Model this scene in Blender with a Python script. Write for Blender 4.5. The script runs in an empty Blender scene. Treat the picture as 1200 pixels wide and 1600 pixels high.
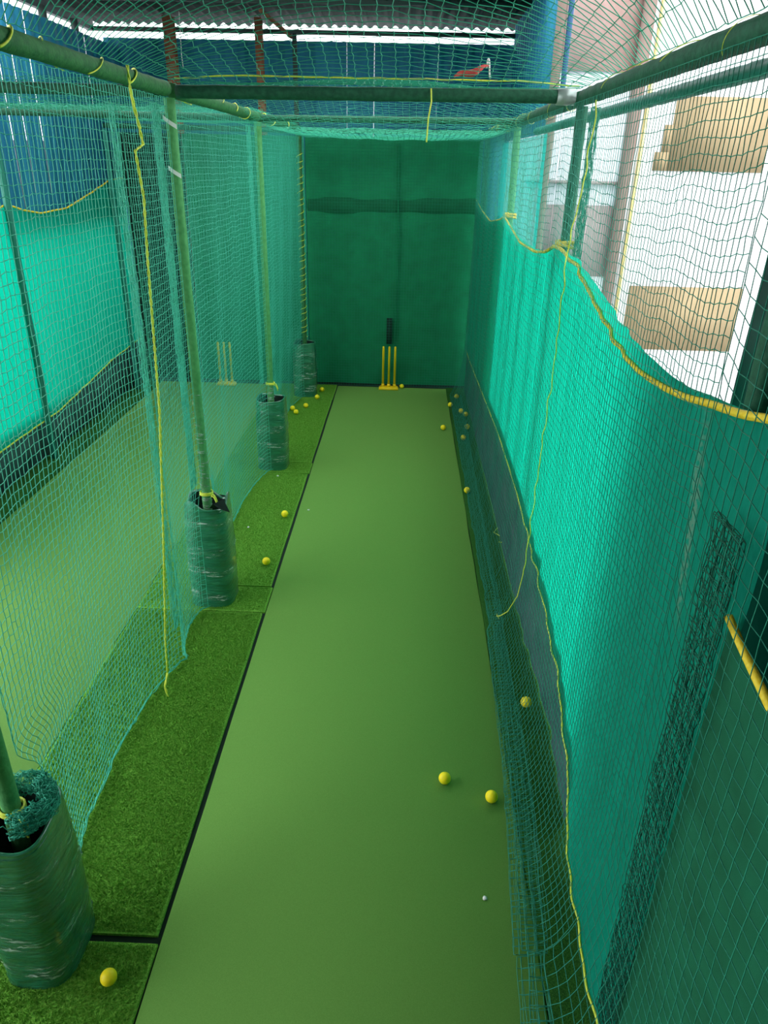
import bpy, math, random
import numpy as np
from mathutils import Matrix, Vector

rng = np.random.default_rng(7)
random.seed(7)
PI = math.pi
SC = bpy.context.scene
COL = SC.collection

# ------------------------------------------------------------------ helpers
class MB:
    """collects shapes; build() links them as ONE mesh object"""
    def __init__(self):
        self.v = []; self.f4 = []; self.f3 = []; self.n = 0
    def add(self, v, f4=None, f3=None):
        v = np.asarray(v, float).reshape(-1, 3)
        if f4 is not None and len(f4): self.f4.append(np.asarray(f4, int) + self.n)
        if f3 is not None and len(f3): self.f3.append(np.asarray(f3, int) + self.n)
        self.v.append(v); self.n += len(v)
        return self
    def grid(self, P, closed_u=False):
        P = np.asarray(P, float); nu, nv = P.shape[:2]
        I = np.arange(nu * nv).reshape(nu, nv)
        if closed_u: I = np.vstack([I, I[:1]])
        f = np.stack([I[:-1, :-1], I[1:, :-1], I[1:, 1:], I[:-1, 1:]], -1).reshape(-1, 4)
        return self.add(P.reshape(-1, 3), f)
    def box(self, lo, hi):
        x0, y0, z0 = lo; x1, y1, z1 = hi
        v = [(x0,y0,z0),(x1,y0,z0),(x1,y1,z0),(x0,y1,z0),(x0,y0,z1),(x1,y0,z1),(x1,y1,z1),(x0,y1,z1)]
        f = [(0,3,2,1),(4,5,6,7),(0,1,5,4),(1,2,6,5),(2,3,7,6),(3,0,4,7)]
        return self.add(v, f)
    def tube(self, pts, r, k=8, cap=True):
        pts = np.asarray(pts, float); n = len(pts)
        r = np.broadcast_to(np.asarray(r, float), (n,))
        t = np.gradient(pts, axis=0); t /= np.linalg.norm(t, axis=1)[:, None] + 1e-12
        ref = np.array([0, 0, 1.]) if abs(t[:, 2]).mean() < .8 else np.array([1., 0, 0])
        a = np.cross(t, ref); a /= np.linalg.norm(a, axis=1)[:, None] + 1e-12
        b = np.cross(t, a)
        th = np.arange(k) * 2 * PI / k
        V = pts[:, None] + r[:, None, None] * (a[:, None] * np.cos(th)[None, :, None] + b[:, None] * np.sin(th)[None, :, None])
        I = np.arange(n * k).reshape(n, k); J = np.roll(I, -1, 1)
        f = np.stack([I[:-1], J[:-1], J[1:], I[1:]], -1).reshape(-1, 4)
        f3 = []
        vv = V.reshape(-1, 3)
        if cap:
            vv = np.vstack([vv, pts[:1], pts[-1:]])
            for i in range(k):
                f3.append((n * k, (i + 1) % k, i)); f3.append((n * k + 1, (n - 1) * k + i, (n - 1) * k + (i + 1) % k))
        return self.add(vv, f, f3 if f3 else None)
    def tubes(self, L, r, k=3):
        """many polylines of equal length: L[m, n, 3]"""
        L = np.asarray(L, float); m, n = L.shape[:2]
        t = np.gradient(L, axis=1); t /= np.linalg.norm(t, axis=2)[..., None] + 1e-12
        d = np.abs(t.mean((0, 1))); ref = np.eye(3)[np.argmin(d)]
        a = np.cross(t, ref); a /= np.linalg.norm(a, axis=2)[..., None] + 1e-12
        b = np.cross(t, a)
        th = np.arange(k) * 2 * PI / k
        V = L[:, :, None] + r * (a[:, :, None] * np.cos(th)[:, None] + b[:, :, None] * np.sin(th)[:, None])
        I = np.arange(m * n * k).reshape(m, n, k); J = np.roll(I, -1, 2)
        f = np.stack([I[:, :-1], J[:, :-1], J[:, 1:], I[:, 1:]], -1).reshape(-1, 4)
        return self.add(V.reshape(-1, 3), f)
    def sphere(self, c, r, nu=24, nv=14, sc=(1, 1, 1)):
        th = np.linspace(0, 2 * PI, nu, endpoint=False); ph = np.linspace(-PI / 2, PI / 2, nv)
        T, Q = np.meshgrid(th, ph, indexing='ij')
        P = np.stack([np.cos(T) * np.cos(Q) * sc[0], np.sin(T) * np.cos(Q) * sc[1], np.sin(Q) * sc[2]], -1) * r + np.array(c)
        return self.grid(P, closed_u=True)
    def build(self, name, mat, parent=None, smooth=False):
        me = bpy.data.meshes.new(name)
        V = np.vstack(self.v)
        f4 = np.vstack(self.f4) if self.f4 else np.zeros((0, 4), int)
        f3 = np.vstack(self.f3) if self.f3 else np.zeros((0, 3), int)
        me.vertices.add(len(V)); me.vertices.foreach_set('co', V.ravel())
        nl = len(f4) * 4 + len(f3) * 3
        me.loops.add(nl); me.loops.foreach_set('vertex_index', np.concatenate([f4.ravel(), f3.ravel()]))
        me.polygons.add(len(f4) + len(f3))
        st = np.concatenate([np.arange(len(f4)) * 4, len(f4) * 4 + np.arange(len(f3)) * 3])
        me.polygons.foreach_set('loop_start', st)
        if smooth: me.polygons.foreach_set('use_smooth', np.ones(len(st), bool))
        me.update(calc_edges=True); me.validate()
        me.materials.append(mat)
        o = bpy.data.objects.new(name, me); COL.objects.link(o)
        if parent is not None: o.parent = parent
        return o

def tag(o, label, cat, group=None, kind=None):
    if label: o['label'] = label
    if cat: o['category'] = cat
    if group: o['group'] = group
    if kind: o['kind'] = kind
    return o
def struct(o): o['kind'] = 'structure'; return o
def empty(name, loc, label, cat, group=None):
    o = bpy.data.objects.new(name, None); COL.objects.link(o); o.location = loc
    o.empty_display_size = .1
    return tag(o, label, cat, group)
def local(o, root):
    """child was built in world coordinates: keep it there under its root"""
    o.parent = root; o.matrix_parent_inverse = Matrix.Translation(-Vector(root.location)); return o
def snoise(x, seed, n=5, fmin=.5, fmax=3.):
    """smooth 1-D noise, about -1..1"""
    r = np.random.default_rng(seed); out = 0
    for _ in range(n):
        out = out + np.sin(x * r.uniform(fmin, fmax) * 2 * PI + r.uniform(0, 6.28)) * r.uniform(.5, 1)
    return out / (n * .75)
def smooth01(t): t = np.clip(t, 0, 1); return t * t * (3 - 2 * t)

# ------------------------------------------------------------------ materials
def mat(name, col, rough=.7, col2=None, scale=40, bump=0, bscale=200, coat=0, metal=0, spec=.3, detail=3, stretch=None, transl=0, transp=0, contrast=(.35, .65), coords='Object'):
    m = bpy.data.materials.new(name); m.use_nodes = True
    nt = m.node_tree; N = nt.nodes; Lk = nt.links
    b = N['Principled BSDF']; out = N['Material Output']
    b.inputs['Roughness'].default_value = rough; b.inputs['Metallic'].default_value = metal
    b.inputs['Specular IOR Level'].default_value = spec
    if coat: b.inputs['Coat Weight'].default_value = coat; b.inputs['Coat Roughness'].default_value = .12
    tc = N.new('ShaderNodeTexCoord'); vec = tc.outputs[coords]
    if stretch:
        mp = N.new('ShaderNodeMapping'); mp.inputs['Scale'].default_value = stretch; Lk.new(vec, mp.inputs[0]); vec = mp.outputs[0]
    csock = None
    if col2 is not None:
        no = N.new('ShaderNodeTexNoise'); no.inputs['Scale'].default_value = scale; no.inputs['Detail'].default_value = detail
        Lk.new(vec, no.inputs['Vector'])
        rp = N.new('ShaderNodeValToRGB'); rp.color_ramp.elements[0].position = contrast[0]; rp.color_ramp.elements[1].position = contrast[1]
        rp.color_ramp.elements[0].color = (*col, 1); rp.color_ramp.elements[1].color = (*col2, 1)
        Lk.new(no.outputs['Fac'], rp.inputs[0]); csock = rp.outputs[0]
        Lk.new(csock, b.inputs['Base Color'])
    else:
        b.inputs['Base Color'].default_value = (*col, 1)
    if bump:
        n2 = N.new('ShaderNodeTexNoise'); n2.inputs['Scale'].default_value = bscale; n2.inputs['Detail'].default_value = 2
        Lk.new(vec, n2.inputs['Vector'])
        bp = N.new('ShaderNodeBump'); bp.inputs['Strength'].default_value = bump; bp.inputs['Distance'].default_value = .01
        Lk.new(n2.outputs['Fac'], bp.inputs['Height']); Lk.new(bp.outputs[0], b.inputs['Normal'])
    sh = b.outputs[0]
    if transl:
        t = N.new('ShaderNodeBsdfTranslucent')
        if csock: Lk.new(csock, t.inputs[0])
        else: t.inputs[0].default_value = (*col, 1)
        mx = N.new('ShaderNodeMixShader'); mx.inputs[0].default_value = transl
        Lk.new(sh, mx.inputs[1]); Lk.new(t.outputs[0], mx.inputs[2]); sh = mx.outputs[0]
    if transp:
        t = N.new('ShaderNodeBsdfTransparent'); mx = N.new('ShaderNodeMixShader'); mx.inputs[0].default_value = transp
        Lk.new(sh, mx.inputs[1]); Lk.new(t.outputs[0], mx.inputs[2]); sh = mx.outputs[0]
    if transl or transp: Lk.new(sh, out.inputs[0])
    return m

M = {}
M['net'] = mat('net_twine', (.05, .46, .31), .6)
M['net_dark'] = mat('net_twine_dark', (.02, .26, .17), .6)  # same twine as net; the right side's shade put into the colour
M['net_shaded'] = mat('net_twine_shaded', (.006, .10, .06), .7)  # same twine again; the fold's unlit look painted into the colour
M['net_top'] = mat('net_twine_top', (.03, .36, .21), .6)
M['cloth_low'] = mat('dense_cloth', (.001, .085, .036), .85, (.002, .11, .05), 5, bump=.2, bscale=300)
M['cloth'] = mat('shade_cloth', (.0, .40, .255), .8, (.003, .46, .30), 60, bump=.15, bscale=500, transl=.6, stretch=(1, 1, .2))
M['cloth_back'] = mat('sight_cloth', (.003, .175, .068), .85, (.004, .225, .088), 5, bump=.2, bscale=300)
M['cloth_shade_band'] = mat('shade_band_cloth', (.0018, .105, .04), .9, (.0026, .135, .052), 5)
M['cloth_black'] = mat('black_cloth', (.003, .018, .013), .9, (.004, .035, .022), 4)
M['sheer'] = mat('sheer_net', (.0, .42, .36), .8, (.01, .5, .44), 90, transl=.5, transp=.22)
M['yellow_twine'] = mat('yellow_twine', (.60, .72, .04), .5, (.75, .8, .12), 90)
M['yellow_rope'] = mat('yellow_rope', (.72, .50, .01), .6, (.8, .62, .05), 90)
M['pitch'] = mat('pitch_carpet', (.132, .295, .056), .95, (.16, .34, .07), 350, bump=.35, bscale=900, spec=.1)
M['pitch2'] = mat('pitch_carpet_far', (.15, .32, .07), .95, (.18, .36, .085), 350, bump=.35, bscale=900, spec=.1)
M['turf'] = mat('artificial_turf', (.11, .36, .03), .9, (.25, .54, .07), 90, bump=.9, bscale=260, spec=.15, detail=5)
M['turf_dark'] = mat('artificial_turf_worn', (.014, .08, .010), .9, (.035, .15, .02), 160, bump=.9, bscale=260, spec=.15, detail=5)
M['concrete'] = mat('concrete', (.10, .11, .10), .9, (.16, .17, .155), 8, bump=.2, bscale=60)
M['underlay'] = mat('dark_underlay', (.012, .03, .02), .9)
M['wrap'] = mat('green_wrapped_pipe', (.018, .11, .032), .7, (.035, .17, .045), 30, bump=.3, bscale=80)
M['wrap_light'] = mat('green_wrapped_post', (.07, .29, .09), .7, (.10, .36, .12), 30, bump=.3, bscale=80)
M['wrap_shaded'] = mat('shaded_green_wrapped_pipe', (.008, .07, .035), .7, (.015, .11, .055), 30, bump=.3, bscale=80)  # same wrap; backlit darkness of right pipes and crossbeams painted in
M['pipe_teal'] = mat('teal_pipe', (.02, .20, .15), .5)
M['galv'] = mat('galvanised_pipe', (.38, .45, .42), .4, metal=.4)
M['tarp'] = mat('green_tarpaulin', (.011, .135, .066), .3, (.024, .21, .105), 7, bump=1.0, bscale=22, coat=1.0, spec=.5, stretch=(.7, .7, 3))
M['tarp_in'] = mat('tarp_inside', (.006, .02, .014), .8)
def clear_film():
    """clear cling film: see-through, whitish crinkles with highlights painted in as streaks"""
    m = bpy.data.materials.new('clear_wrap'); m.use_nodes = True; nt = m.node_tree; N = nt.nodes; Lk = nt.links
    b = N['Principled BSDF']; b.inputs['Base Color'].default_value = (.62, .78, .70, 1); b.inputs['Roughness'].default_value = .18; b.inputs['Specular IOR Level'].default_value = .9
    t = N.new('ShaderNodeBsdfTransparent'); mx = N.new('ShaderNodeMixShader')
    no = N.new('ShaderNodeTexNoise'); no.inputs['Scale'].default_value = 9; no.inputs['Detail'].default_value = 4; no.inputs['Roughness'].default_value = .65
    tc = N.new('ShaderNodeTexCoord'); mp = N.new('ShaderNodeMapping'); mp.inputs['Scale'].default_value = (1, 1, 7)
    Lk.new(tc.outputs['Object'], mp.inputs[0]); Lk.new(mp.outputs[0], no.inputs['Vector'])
    rp = N.new('ShaderNodeValToRGB'); e = rp.color_ramp.elements; e[0].position = .55; e[0].color = (.02, .02, .02, 1); e[1].position = .66; e[1].color = (.75, .75, .75, 1)  # noise mask paints pale highlight streaks on the film
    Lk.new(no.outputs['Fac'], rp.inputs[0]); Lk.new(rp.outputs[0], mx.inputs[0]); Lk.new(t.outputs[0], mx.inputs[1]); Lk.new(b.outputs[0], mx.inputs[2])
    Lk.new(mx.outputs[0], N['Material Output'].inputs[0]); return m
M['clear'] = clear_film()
M['stump'] = mat('yellow_plastic', (.92, .62, .01), .4)
M['ball'] = mat('yellow_ball', (1.0, .80, .015), .45, bump=.1, bscale=120)
M['blue'] = mat('blue_sheet', (.008, .13, .23), .6, (.014, .19, .30), 2.2, spec=.3, stretch=(1, 1, .2))
M['roof'] = mat('roof_sheet', (.010, .024, .021), .8, (.016, .036, .03), 3)
M['rust'] = mat('rusty_steel', (.22, .075, .04), .8, (.33, .12, .06), 12)
M['steel_dark'] = mat('dark_steel', (.05, .07, .065), .7)
M['white'] = mat('white_plaster', (.82, .83, .85), .9, (.88, .88, .9), 3)
M['ochre'] = mat('ochre_plaster', (.30, .225, .125), .9, (.34, .26, .15), 2)
M['ochre2'] = mat('bright_ochre_plaster', (.62, .42, .10), .9)
M['pinkgrey'] = mat('pinkish_grey_plaster', (.30, .25, .24), .9, (.34, .28, .27), 2)
M['brickpink'] = mat('pale_pink_wall', (.52, .33, .29), .9, (.58, .38, .34), 6)
M['column'] = mat('brown_column', (.21, .15, .125), .9)
M['blue_pipe'] = mat('blue_pipe', (.02, .075, .17), .5)
M['yellow_pipe'] = mat('yellow_pipe', (.75, .62, .25), .5)
M['lowwall'] = mat('blue_grey_plaster', (.035, .10, .10), .85, (.08, .14, .15), 3)
M['dark_tarp'] = mat('dark_tarpaulin', (.004, .022, .018), .6, (.008, .04, .032), 4, bump=.3, bscale=12, spec=.4)
M['white_scrap'] = mat('white_scrap', (.75, .75, .72), .6)
M['red'] = mat('red_rag', (.45, .05, .05), .8, (.6, .1, .08), 30)
M['mesh_pile'] = M['net']

def add_scuff(m):
    """pale worn crease on the cloth near the right edge"""
    nt = m.node_tree; N = nt.nodes; Lk = nt.links
    g = N.new('ShaderNodeNewGeometry'); sp = N.new('ShaderNodeSeparateXYZ'); Lk.new(g.outputs['Position'], sp.inputs[0])
    def mth(op, a, b=None):
        n = N.new('ShaderNodeMath'); n.operation = op; n.use_clamp = False
        for k, q in enumerate((a, b)):
            if q is None: continue
            if isinstance(q, (int, float)): n.inputs[k].default_value = q
            else: Lk.new(q, n.inputs[k])
        return n.outputs[0]
    y0 = mth('ADD', mth('MULTIPLY', sp.outputs['Z'], .18), 1.83)
    no = N.new('ShaderNodeTexNoise'); no.inputs['Scale'].default_value = 45; no.inputs['Detail'].default_value = 4; Lk.new(g.outputs['Position'], no.inputs['Vector'])
    d = mth('ABSOLUTE', mth('SUBTRACT', sp.outputs['Y'], y0)); band = mth('MAXIMUM', mth('SUBTRACT', 1.0, mth('DIVIDE', d, .045)), 0.0)
    zz = mth('MAXIMUM', mth('SUBTRACT', 1.0, mth('DIVIDE', mth('ABSOLUTE', mth('SUBTRACT', sp.outputs['Z'], 2.22)), .42)), 0.0)
    f = mth('MINIMUM', mth('MULTIPLY', mth('MULTIPLY', band, zz), mth('MULTIPLY', mth('MAXIMUM', mth('SUBTRACT', no.outputs['Fac'], .42), 0.0), 9.0)), .5)
    b = N['Principled BSDF']; src = b.inputs['Base Color'].links[0].from_socket
    mx = N.new('ShaderNodeMix'); mx.data_type = 'RGBA'; Lk.new(f, mx.inputs[0]); Lk.new(src, mx.inputs[6]); mx.inputs[7].default_value = (.45, .6, .45, 1)
    Lk.new(mx.outputs[2], b.inputs['Base Color'])
add_scuff(M['cloth'])
# ------------------------------------------------------------------ camera
RW = np.array(((0.999, 0.031, -0.019), (0.031, -0.433, 0.901), (0.020, -0.901, -0.434)))
def cam_setup():
    C = np.array([600., 800.]); vp = np.array([639., 255.]) - C; vv = np.array([548., 3150.]) - C
    f = math.sqrt(-(vp @ vv))
    Y = np.array([vp[0], vp[1], f]); Y /= np.linalg.norm(Y)
    D = np.array([vv[0], vv[1], f]); D /= np.linalg.norm(D)
    Z = -D; Z = Z - (Z @ Y) * Y; Z /= np.linalg.norm(Z)
    X = np.cross(Y, Z); R = np.array([X, Y, Z])
    cd = bpy.data.cameras.new('camera'); cam = bpy.data.objects.new('camera', cd); COL.objects.link(cam)
    ax, ay, az = R @ (1, 0, 0), R @ (0, -1, 0), R @ (0, 0, -1)
    cam.matrix_world = Matrix(((ax[0], ay[0], az[0], 0), (ax[1], ay[1], az[1], 0), (ax[2], ay[2], az[2], CAMZ), (0, 0, 0, 1)))
    cd.sensor_fit = 'VERTICAL'; cd.sensor_height = 36; cd.lens = f / 1600 * 36
    cd.clip_start = .05; cd.clip_end = 200
    SC.camera = cam
CAMZ = 3.3
cam_setup()

# measured places (metres): lane runs along +Y
XL, XR = -1.5, 1.05            # post lines of the lane
XF = -4.15                     # far post line of the neighbouring lane
POSTY = [2.1, 5.12, 8.03, 11.0]
ZT = 3.68
MATL, MATR = -1.04, .712
YB = 11.62                     # back cloth

# ------------------------------------------------------------------ setting
o = struct(MB().box((-14, -6, -.22), (1.95, 22, -.02)).build('floor', M['concrete']))
o = struct(MB().box((-4.35, -1, -.018), (1.3, 12.1, -.004)).build('floor_underlay', M['underlay']))

struct(MB().box((1.96, -12, -3.4), (30, 30, -3.2)).build('ground', M['concrete']))
def sheet_wall(name, axis, fixed, a0, a1, z0, z1, gaps, thick=.004, rib=.22):
    """ribbed metal sheets along an axis with thin open gaps between some of them"""
    mb = MB()
    edges = [a0] + [g for g in sorted(gaps) if a0 < g[0] < a1] + [a1]
    cur = a0
    for g, w in sorted(gaps):
        if a0 < g < a1: _strip(mb, axis, fixed, cur, g - w / 2, z0, z1, rib); cur = g + w / 2
    _strip(mb, axis, fixed, cur, a1, z0, z1, rib)
    return mb.build(name, M['blue'])
def _strip(mb, axis, fixed, a, b, z0, z1, rib):
    n = max(6, int((b - a) / .02)); s = np.linspace(a, b, n)
    d = .012 * np.clip(np.sin(s * 2 * PI / rib) * 3, -1, 1)
    for off in (0, .004):
        P = np.zeros((n, 2, 3))
        for j, z in enumerate((z0, z1)):
            P[:, j, 2] = z
            if axis == 'x': P[:, j, 0] = s; P[:, j, 1] = fixed + d + off
            else: P[:, j, 1] = s; P[:, j, 0] = fixed + d + off
        mb.grid(P)
struct(sheet_wall('wall_back', 'x', 12.35, -4.5, 1.5, 0, 4.86, [(-.95, .0012), (-.55, .002), (.38, .002)]))
struct(sheet_wall('wall_left', 'y', -4.48, 8.0, 12.35, 2.6, 4.80,
    [(8.03, .018), (8.60, .012), (9.05, .020), (9.42, .016), (9.85, .018), (10.15, .009), (10.7, .012), (11.3, .016), (11.6, .014)]))
struct(sheet_wall('wall_right', 'y', 1.46, 8.75, 12.35, 3.62, 5.6, [(10.0, .004), (10.4, .004), (11, .004)]))
# corrugated roof over the far end, open slit under its eaves
n = 340; s = np.linspace(-5.0, 1.50, n); mb = MB()
for ya, yb in ((-2.2, 7.2), (9.5, 12.75)):       # unseen near run added as shade; gap cut to light the far floor
  for off in (0, .006):
    P = np.zeros((n, 2, 3))
    for j, y in enumerate((ya, yb)):
        P[:, j, 0] = s; P[:, j, 1] = y; P[:, j, 2] = 5.40 - .30 * (y + 2.2) / 14.95 + .022 * np.sin(s * 2 * PI / .15) + off
    mb.grid(P)
roof = struct(mb.build('ceiling', M['roof']))
struct(MB().box((-4.7, 12.25, 4.93), (1.48, 12.31, 4.985)).build('trim_purlin_back', M['steel_dark']))
struct(MB().box((-4.7, 10.9, 5.08), (1.48, 10.96, 5.16)).build('trim_purlin_middle', M['steel_dark']))
struct(MB().box((-4.68, 2.0, 4.93), (-4.60, 12.3, 5.13)).build('trim_purlin_left', M['steel_dark']))
struct(MB().box((-6.4, 12.37, 0), (-4.5, 12.45, 3.5)).build('wall_back_outer', M['concrete']))
struct(MB().box((-6.4, 8.3, 0), (-6.2, 13.5, 2.95)).build('wall_left_blocker', M['concrete']))  # unseen wall added to dim the light behind the far-side cloth
# unseen wall added behind the camera to block light from there
struct(MB().box((-6.5, -2.6, 0), (4.5, -2.4, 7)).build('wall_front_blocker', M['concrete']))
for yy in (8.15, 9.35, 10.45, 11.4):
    struct(MB().box((-4.57, yy, 4.70), (-4.50, yy + .09, 4.95)).build('trim_stud', M['steel_dark']))
# low plastered kerb walls at the foot of both outer sides
struct(MB().box((-4.38, 5.0, 0), (-4.28, 12.3, .62)).build('wall_left_kerb', M['lowwall']))

# ------------------------------------------------------------------ ground coverings
def mat_slab(x0, x1, y0, y1, h, name, m, wob=.006, seed=1):
    ny = max(8, int((y1 - y0) / .08)); y = np.linspace(y0, y1, ny)
    e0 = x0 + wob * snoise(y, seed, 4, .2, 1.2); e1 = x1 + wob * snoise(y, seed + 9, 4, .2, 1.2)
    prof = [(0, -.003), (0, h * .7), (.004, h), (1, h), (1, h * .7), (1, -.003)]
    P = np.zeros((ny, 6, 3))
    for k, (a, z) in enumerate(prof):
        P[:, k, 0] = e0 if a == 0 else (e0 + .006 if a < .5 else (e1 - .006 if k == 3 else e1)); P[:, k, 1] = y; P[:, k, 2] = z
    mb = MB().grid(P)
    for e in (P[0], P[-1]):
        mb.add(e, [(0, 1, 2, 5), (2, 3, 4, 5)])
    return mb.build(name, m)
tag(mat_slab(MATL, MATR, -.6, 11.50, .010, 'pitch_mat', M['pitch'], .004, 3), 'long pale green carpet pitch running down the middle of the near lane to the stumps', 'carpet')
tag(mat_slab(-3.92, -2.095, 1.5, 11.50, .010, 'pitch_mat', M['pitch2'], .004, 4), 'pale green carpet pitch of the neighbouring lane, seen through the left net', 'carpet')
strips = [(-2.09, -1.05, -.3, 2.13, 'short dark turf piece beside the nearest wrapped post base, with a ball on it'),
          (-2.09, -1.066, 2.17, 4.875, 'turf strip between the nearest and the second wrapped post base'),
          (-2.09, -1.05, 4.895, 5.27, 'small square turf piece beside the torn-rimmed wrapped post base'),
          (-2.09, -1.066, 5.29, 7.79, 'turf strip with two balls between the second and third post bases'),
          (-2.09, -1.05, 7.81, 8.12, 'small turf piece beside the third post base, stepping out to the pitch'),
          (-2.09, -1.066, 8.14, 10.74, 'turf strip with three balls in front of the farthest post base'),
          (-2.09, -1.06, 10.76, 11.55, 'farthest turf piece beside the last post base and the back cloth')]
def pile(o, x0, x1, y0, y1, z, m, dens, seed, h=.016):
    r = np.random.default_rng(seed); n = int((x1 - x0) * (y1 - y0) * dens)
    b = np.stack([r.uniform(x0, x1, n), r.uniform(y0, y1, n), np.full(n, z)], -1); a = r.uniform(0, 6.283, n); w = .0022
    d = np.stack([np.cos(a), np.sin(a), 0 * a], -1) * w
    t = b + np.stack([r.normal(0, .006, n), r.normal(0, .006, n), h * r.uniform(.5, 1, n)], -1)
    V = np.stack([b - d, b + d, t], 1).reshape(-1, 3)
    p = MB().add(V, None, np.arange(n * 3).reshape(-1, 3)).build('pile', m, o); p['kind'] = 'stuff'; return p
for i, (x0, x1, y0, y1, lb) in enumerate(strips):
    t_ = tag(mat_slab(x0, x1, y0, y1, .012, 'turf_strip', M['turf'], .004, 20 + i), lb, 'artificial turf', 'turf pieces along the left posts')
    pile(t_, x0 + .01, x1 - .012, max(y0, 1.2) + .01, y1 - .01, .0115, M['turf'], 42000 if y1 < 5 else 22000, 500 + i)
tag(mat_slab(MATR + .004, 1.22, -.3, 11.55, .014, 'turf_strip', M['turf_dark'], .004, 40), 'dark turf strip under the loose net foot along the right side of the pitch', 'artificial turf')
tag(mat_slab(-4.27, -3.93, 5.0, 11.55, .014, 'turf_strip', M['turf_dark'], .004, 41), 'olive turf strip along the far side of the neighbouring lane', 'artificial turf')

# ------------------------------------------------------------------ pipes: posts, rails, crossbeams
def post(x, y, h, label, m, r=.035, seed=0, name='net_post', z0=.0, group='net posts', coil=None):
    root = empty(name, (x, y, 0), label, 'post', group)
    zz = np.linspace(z0, h, 50)
    pts = np.stack([.004 * snoise(zz, seed, 3, .1, .5), .004 * snoise(zz, seed + 1, 3, .1, .5), zz], -1)
    MB().tube(pts, r + .003 * snoise(zz, seed + 2, 5, .5, 3), 12).build('pole', m, root, True)
    if coil:
        z0c, z1c, rr = coil
        nt = int((z1c - z0c) / .09); th = np.linspace(0, nt * 2 * PI, nt * 14)
        zc = np.linspace(z0c, z1c, len(th))
        P = np.stack([(r + .006) * np.cos(th), (r + .006) * np.sin(th), zc + .012 * np.sin(th * .37)], -1)
        MB().tube(P, rr, 5).build('lashing', M['yellow_twine'], root, True)
    return root
PL = []
labs = ['green post rising from the nearest wrapped base at the lower left edge', 'green wrapped post in the second base, carrying the near crossbeam on the left',
        'green post standing in the third wrapped base on the left', 'farthest left post beside the dark back cloth']
for i, y in enumerate(POSTY):
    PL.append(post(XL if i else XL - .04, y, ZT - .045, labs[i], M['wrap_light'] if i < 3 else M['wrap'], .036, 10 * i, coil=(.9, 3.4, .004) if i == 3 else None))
for i, (zlo, zhi) in ((1, (.82, 1.75)), (2, (.82, 1.0))):
    zz = np.linspace(zlo, zhi, 60)
    P = np.stack([0 * zz, 0 * zz, zz], -1)
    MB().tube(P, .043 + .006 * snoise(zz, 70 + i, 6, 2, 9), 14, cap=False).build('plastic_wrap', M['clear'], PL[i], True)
for z, dy in ((3.50, -.01), (3.22, -.01)):   # white tape tags on the second post
    P = np.zeros((6, 4, 3)); u = np.linspace(-.05, .05, 6); w = np.linspace(-.013, .013, 4)
    P[..., 0] = .004 + u[:, None] * .8; P[..., 1] = -.045 - .01 * np.cos(u[:, None] * 40); P[..., 2] = z - u[:, None] * .5 + w[None]
    MB().grid(P).grid(P + (0, -.001, 0)).build('tape_tag', M['white_scrap'], PL[1])['label'] = 'white tape tag'
PR = []
labs = ['nearest right post wrapped in bunched dark netting at the right edge', 'right post with yellow lacing that carries the near crossbeam',
        'slim right post at the edge of the shaded part of the green cloth', 'farthest right post in the dark corner by the back cloth']
for i, y in enumerate(POSTY):
    PR.append(post(XR, y, ZT - .045, labs[i], M['wrap_shaded'] if i != 2 else M['wrap_light'], .036, 100 + 10 * i))
PF = []
labs = ['teal post on the far side of the neighbouring lane, nearest of that side', 'teal post on the far side of the neighbouring lane at the left picture edge', 'teal post on the far side of the neighbouring lane in its back corner']
for i, y in enumerate(POSTY[1:]):
    PF.append(post(XF, y, ZT - .04, labs[i], M['pipe_teal'], .036, 200 + 10 * i, group='far posts of the neighbouring lane'))

def pipe(name, a, b, r, m, label, cat, seed=0, lash=0, group=None, sag=0, lashmat='yellow_twine', lr=.003):
    a = np.array(a, float); b = np.array(b, float); L = np.linalg.norm(b - a)
    root = empty(name, tuple((a + b) / 2), label, cat, group)
    t = np.linspace(0, 1, max(20, int(L / .05)))
    pts = a + (b - a) * t[:, None]; pts[:, 2] -= sag * 4 * t * (1 - t)
    c = np.array(root.location)
    MB().tube(pts - c, r + .003 * snoise(t * L, seed, 6, 1, 6), 12).build('pipe', m, root, True)
    if lash:
        ax = 1 if abs(b[1] - a[1]) > abs(b[0] - a[0]) else 0
        rr = np.random.default_rng(seed); q0 = .15
        while q0 < L - .3:
            ln = rr.uniform(.15, .5); k = rr.uniform(.3, .9)
            th = np.linspace(0, 2 * PI * k, 40) + rr.uniform(0, 6); q = np.linspace(q0, min(q0 + ln, L - .05), 40)
            P = a + (b - a) * (q / L)[:, None]
            P[:, 1 - ax] += (r + .007) * np.cos(th); P[:, 2] += (r + .007) * np.sin(th)
            MB().tube(P - c, lr * rr.uniform(.7, 1.3), 5).build('lashing', M[lashmat], root, True)
            q0 += ln + rr.exponential(lash)
    return root
RAILS = []
for i, (y0, y1) in enumerate(((1.6, 5.05), (5.19, 7.97), (8.09, 11.0))):
    d = ('nearest', 'middle', 'farthest')[i]
    pipe('side_rail', (XL, y0, ZT), (XL, y1, ZT), .042, M['wrap'], ('nearest length of the left top rail, lashed with yellow twine', 'middle length of the left top rail beyond the near crossbeam', 'farthest length of the left top rail towards the back cloth')[i], 'rail', 300 + i, .22, 'top rails of the near lane', lr=.0042)
    pipe('side_rail', (XR, y0, ZT), (XR, y1, ZT), .045, M['wrap_shaded'], ('dark nearest length of the right top rail against the white building', 'middle length of the right top rail beyond the near crossbeam', 'farthest length of the right top rail towards the back cloth')[i], 'rail', 320 + i, .10, 'top rails of the near lane', lr=.0018)
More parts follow.
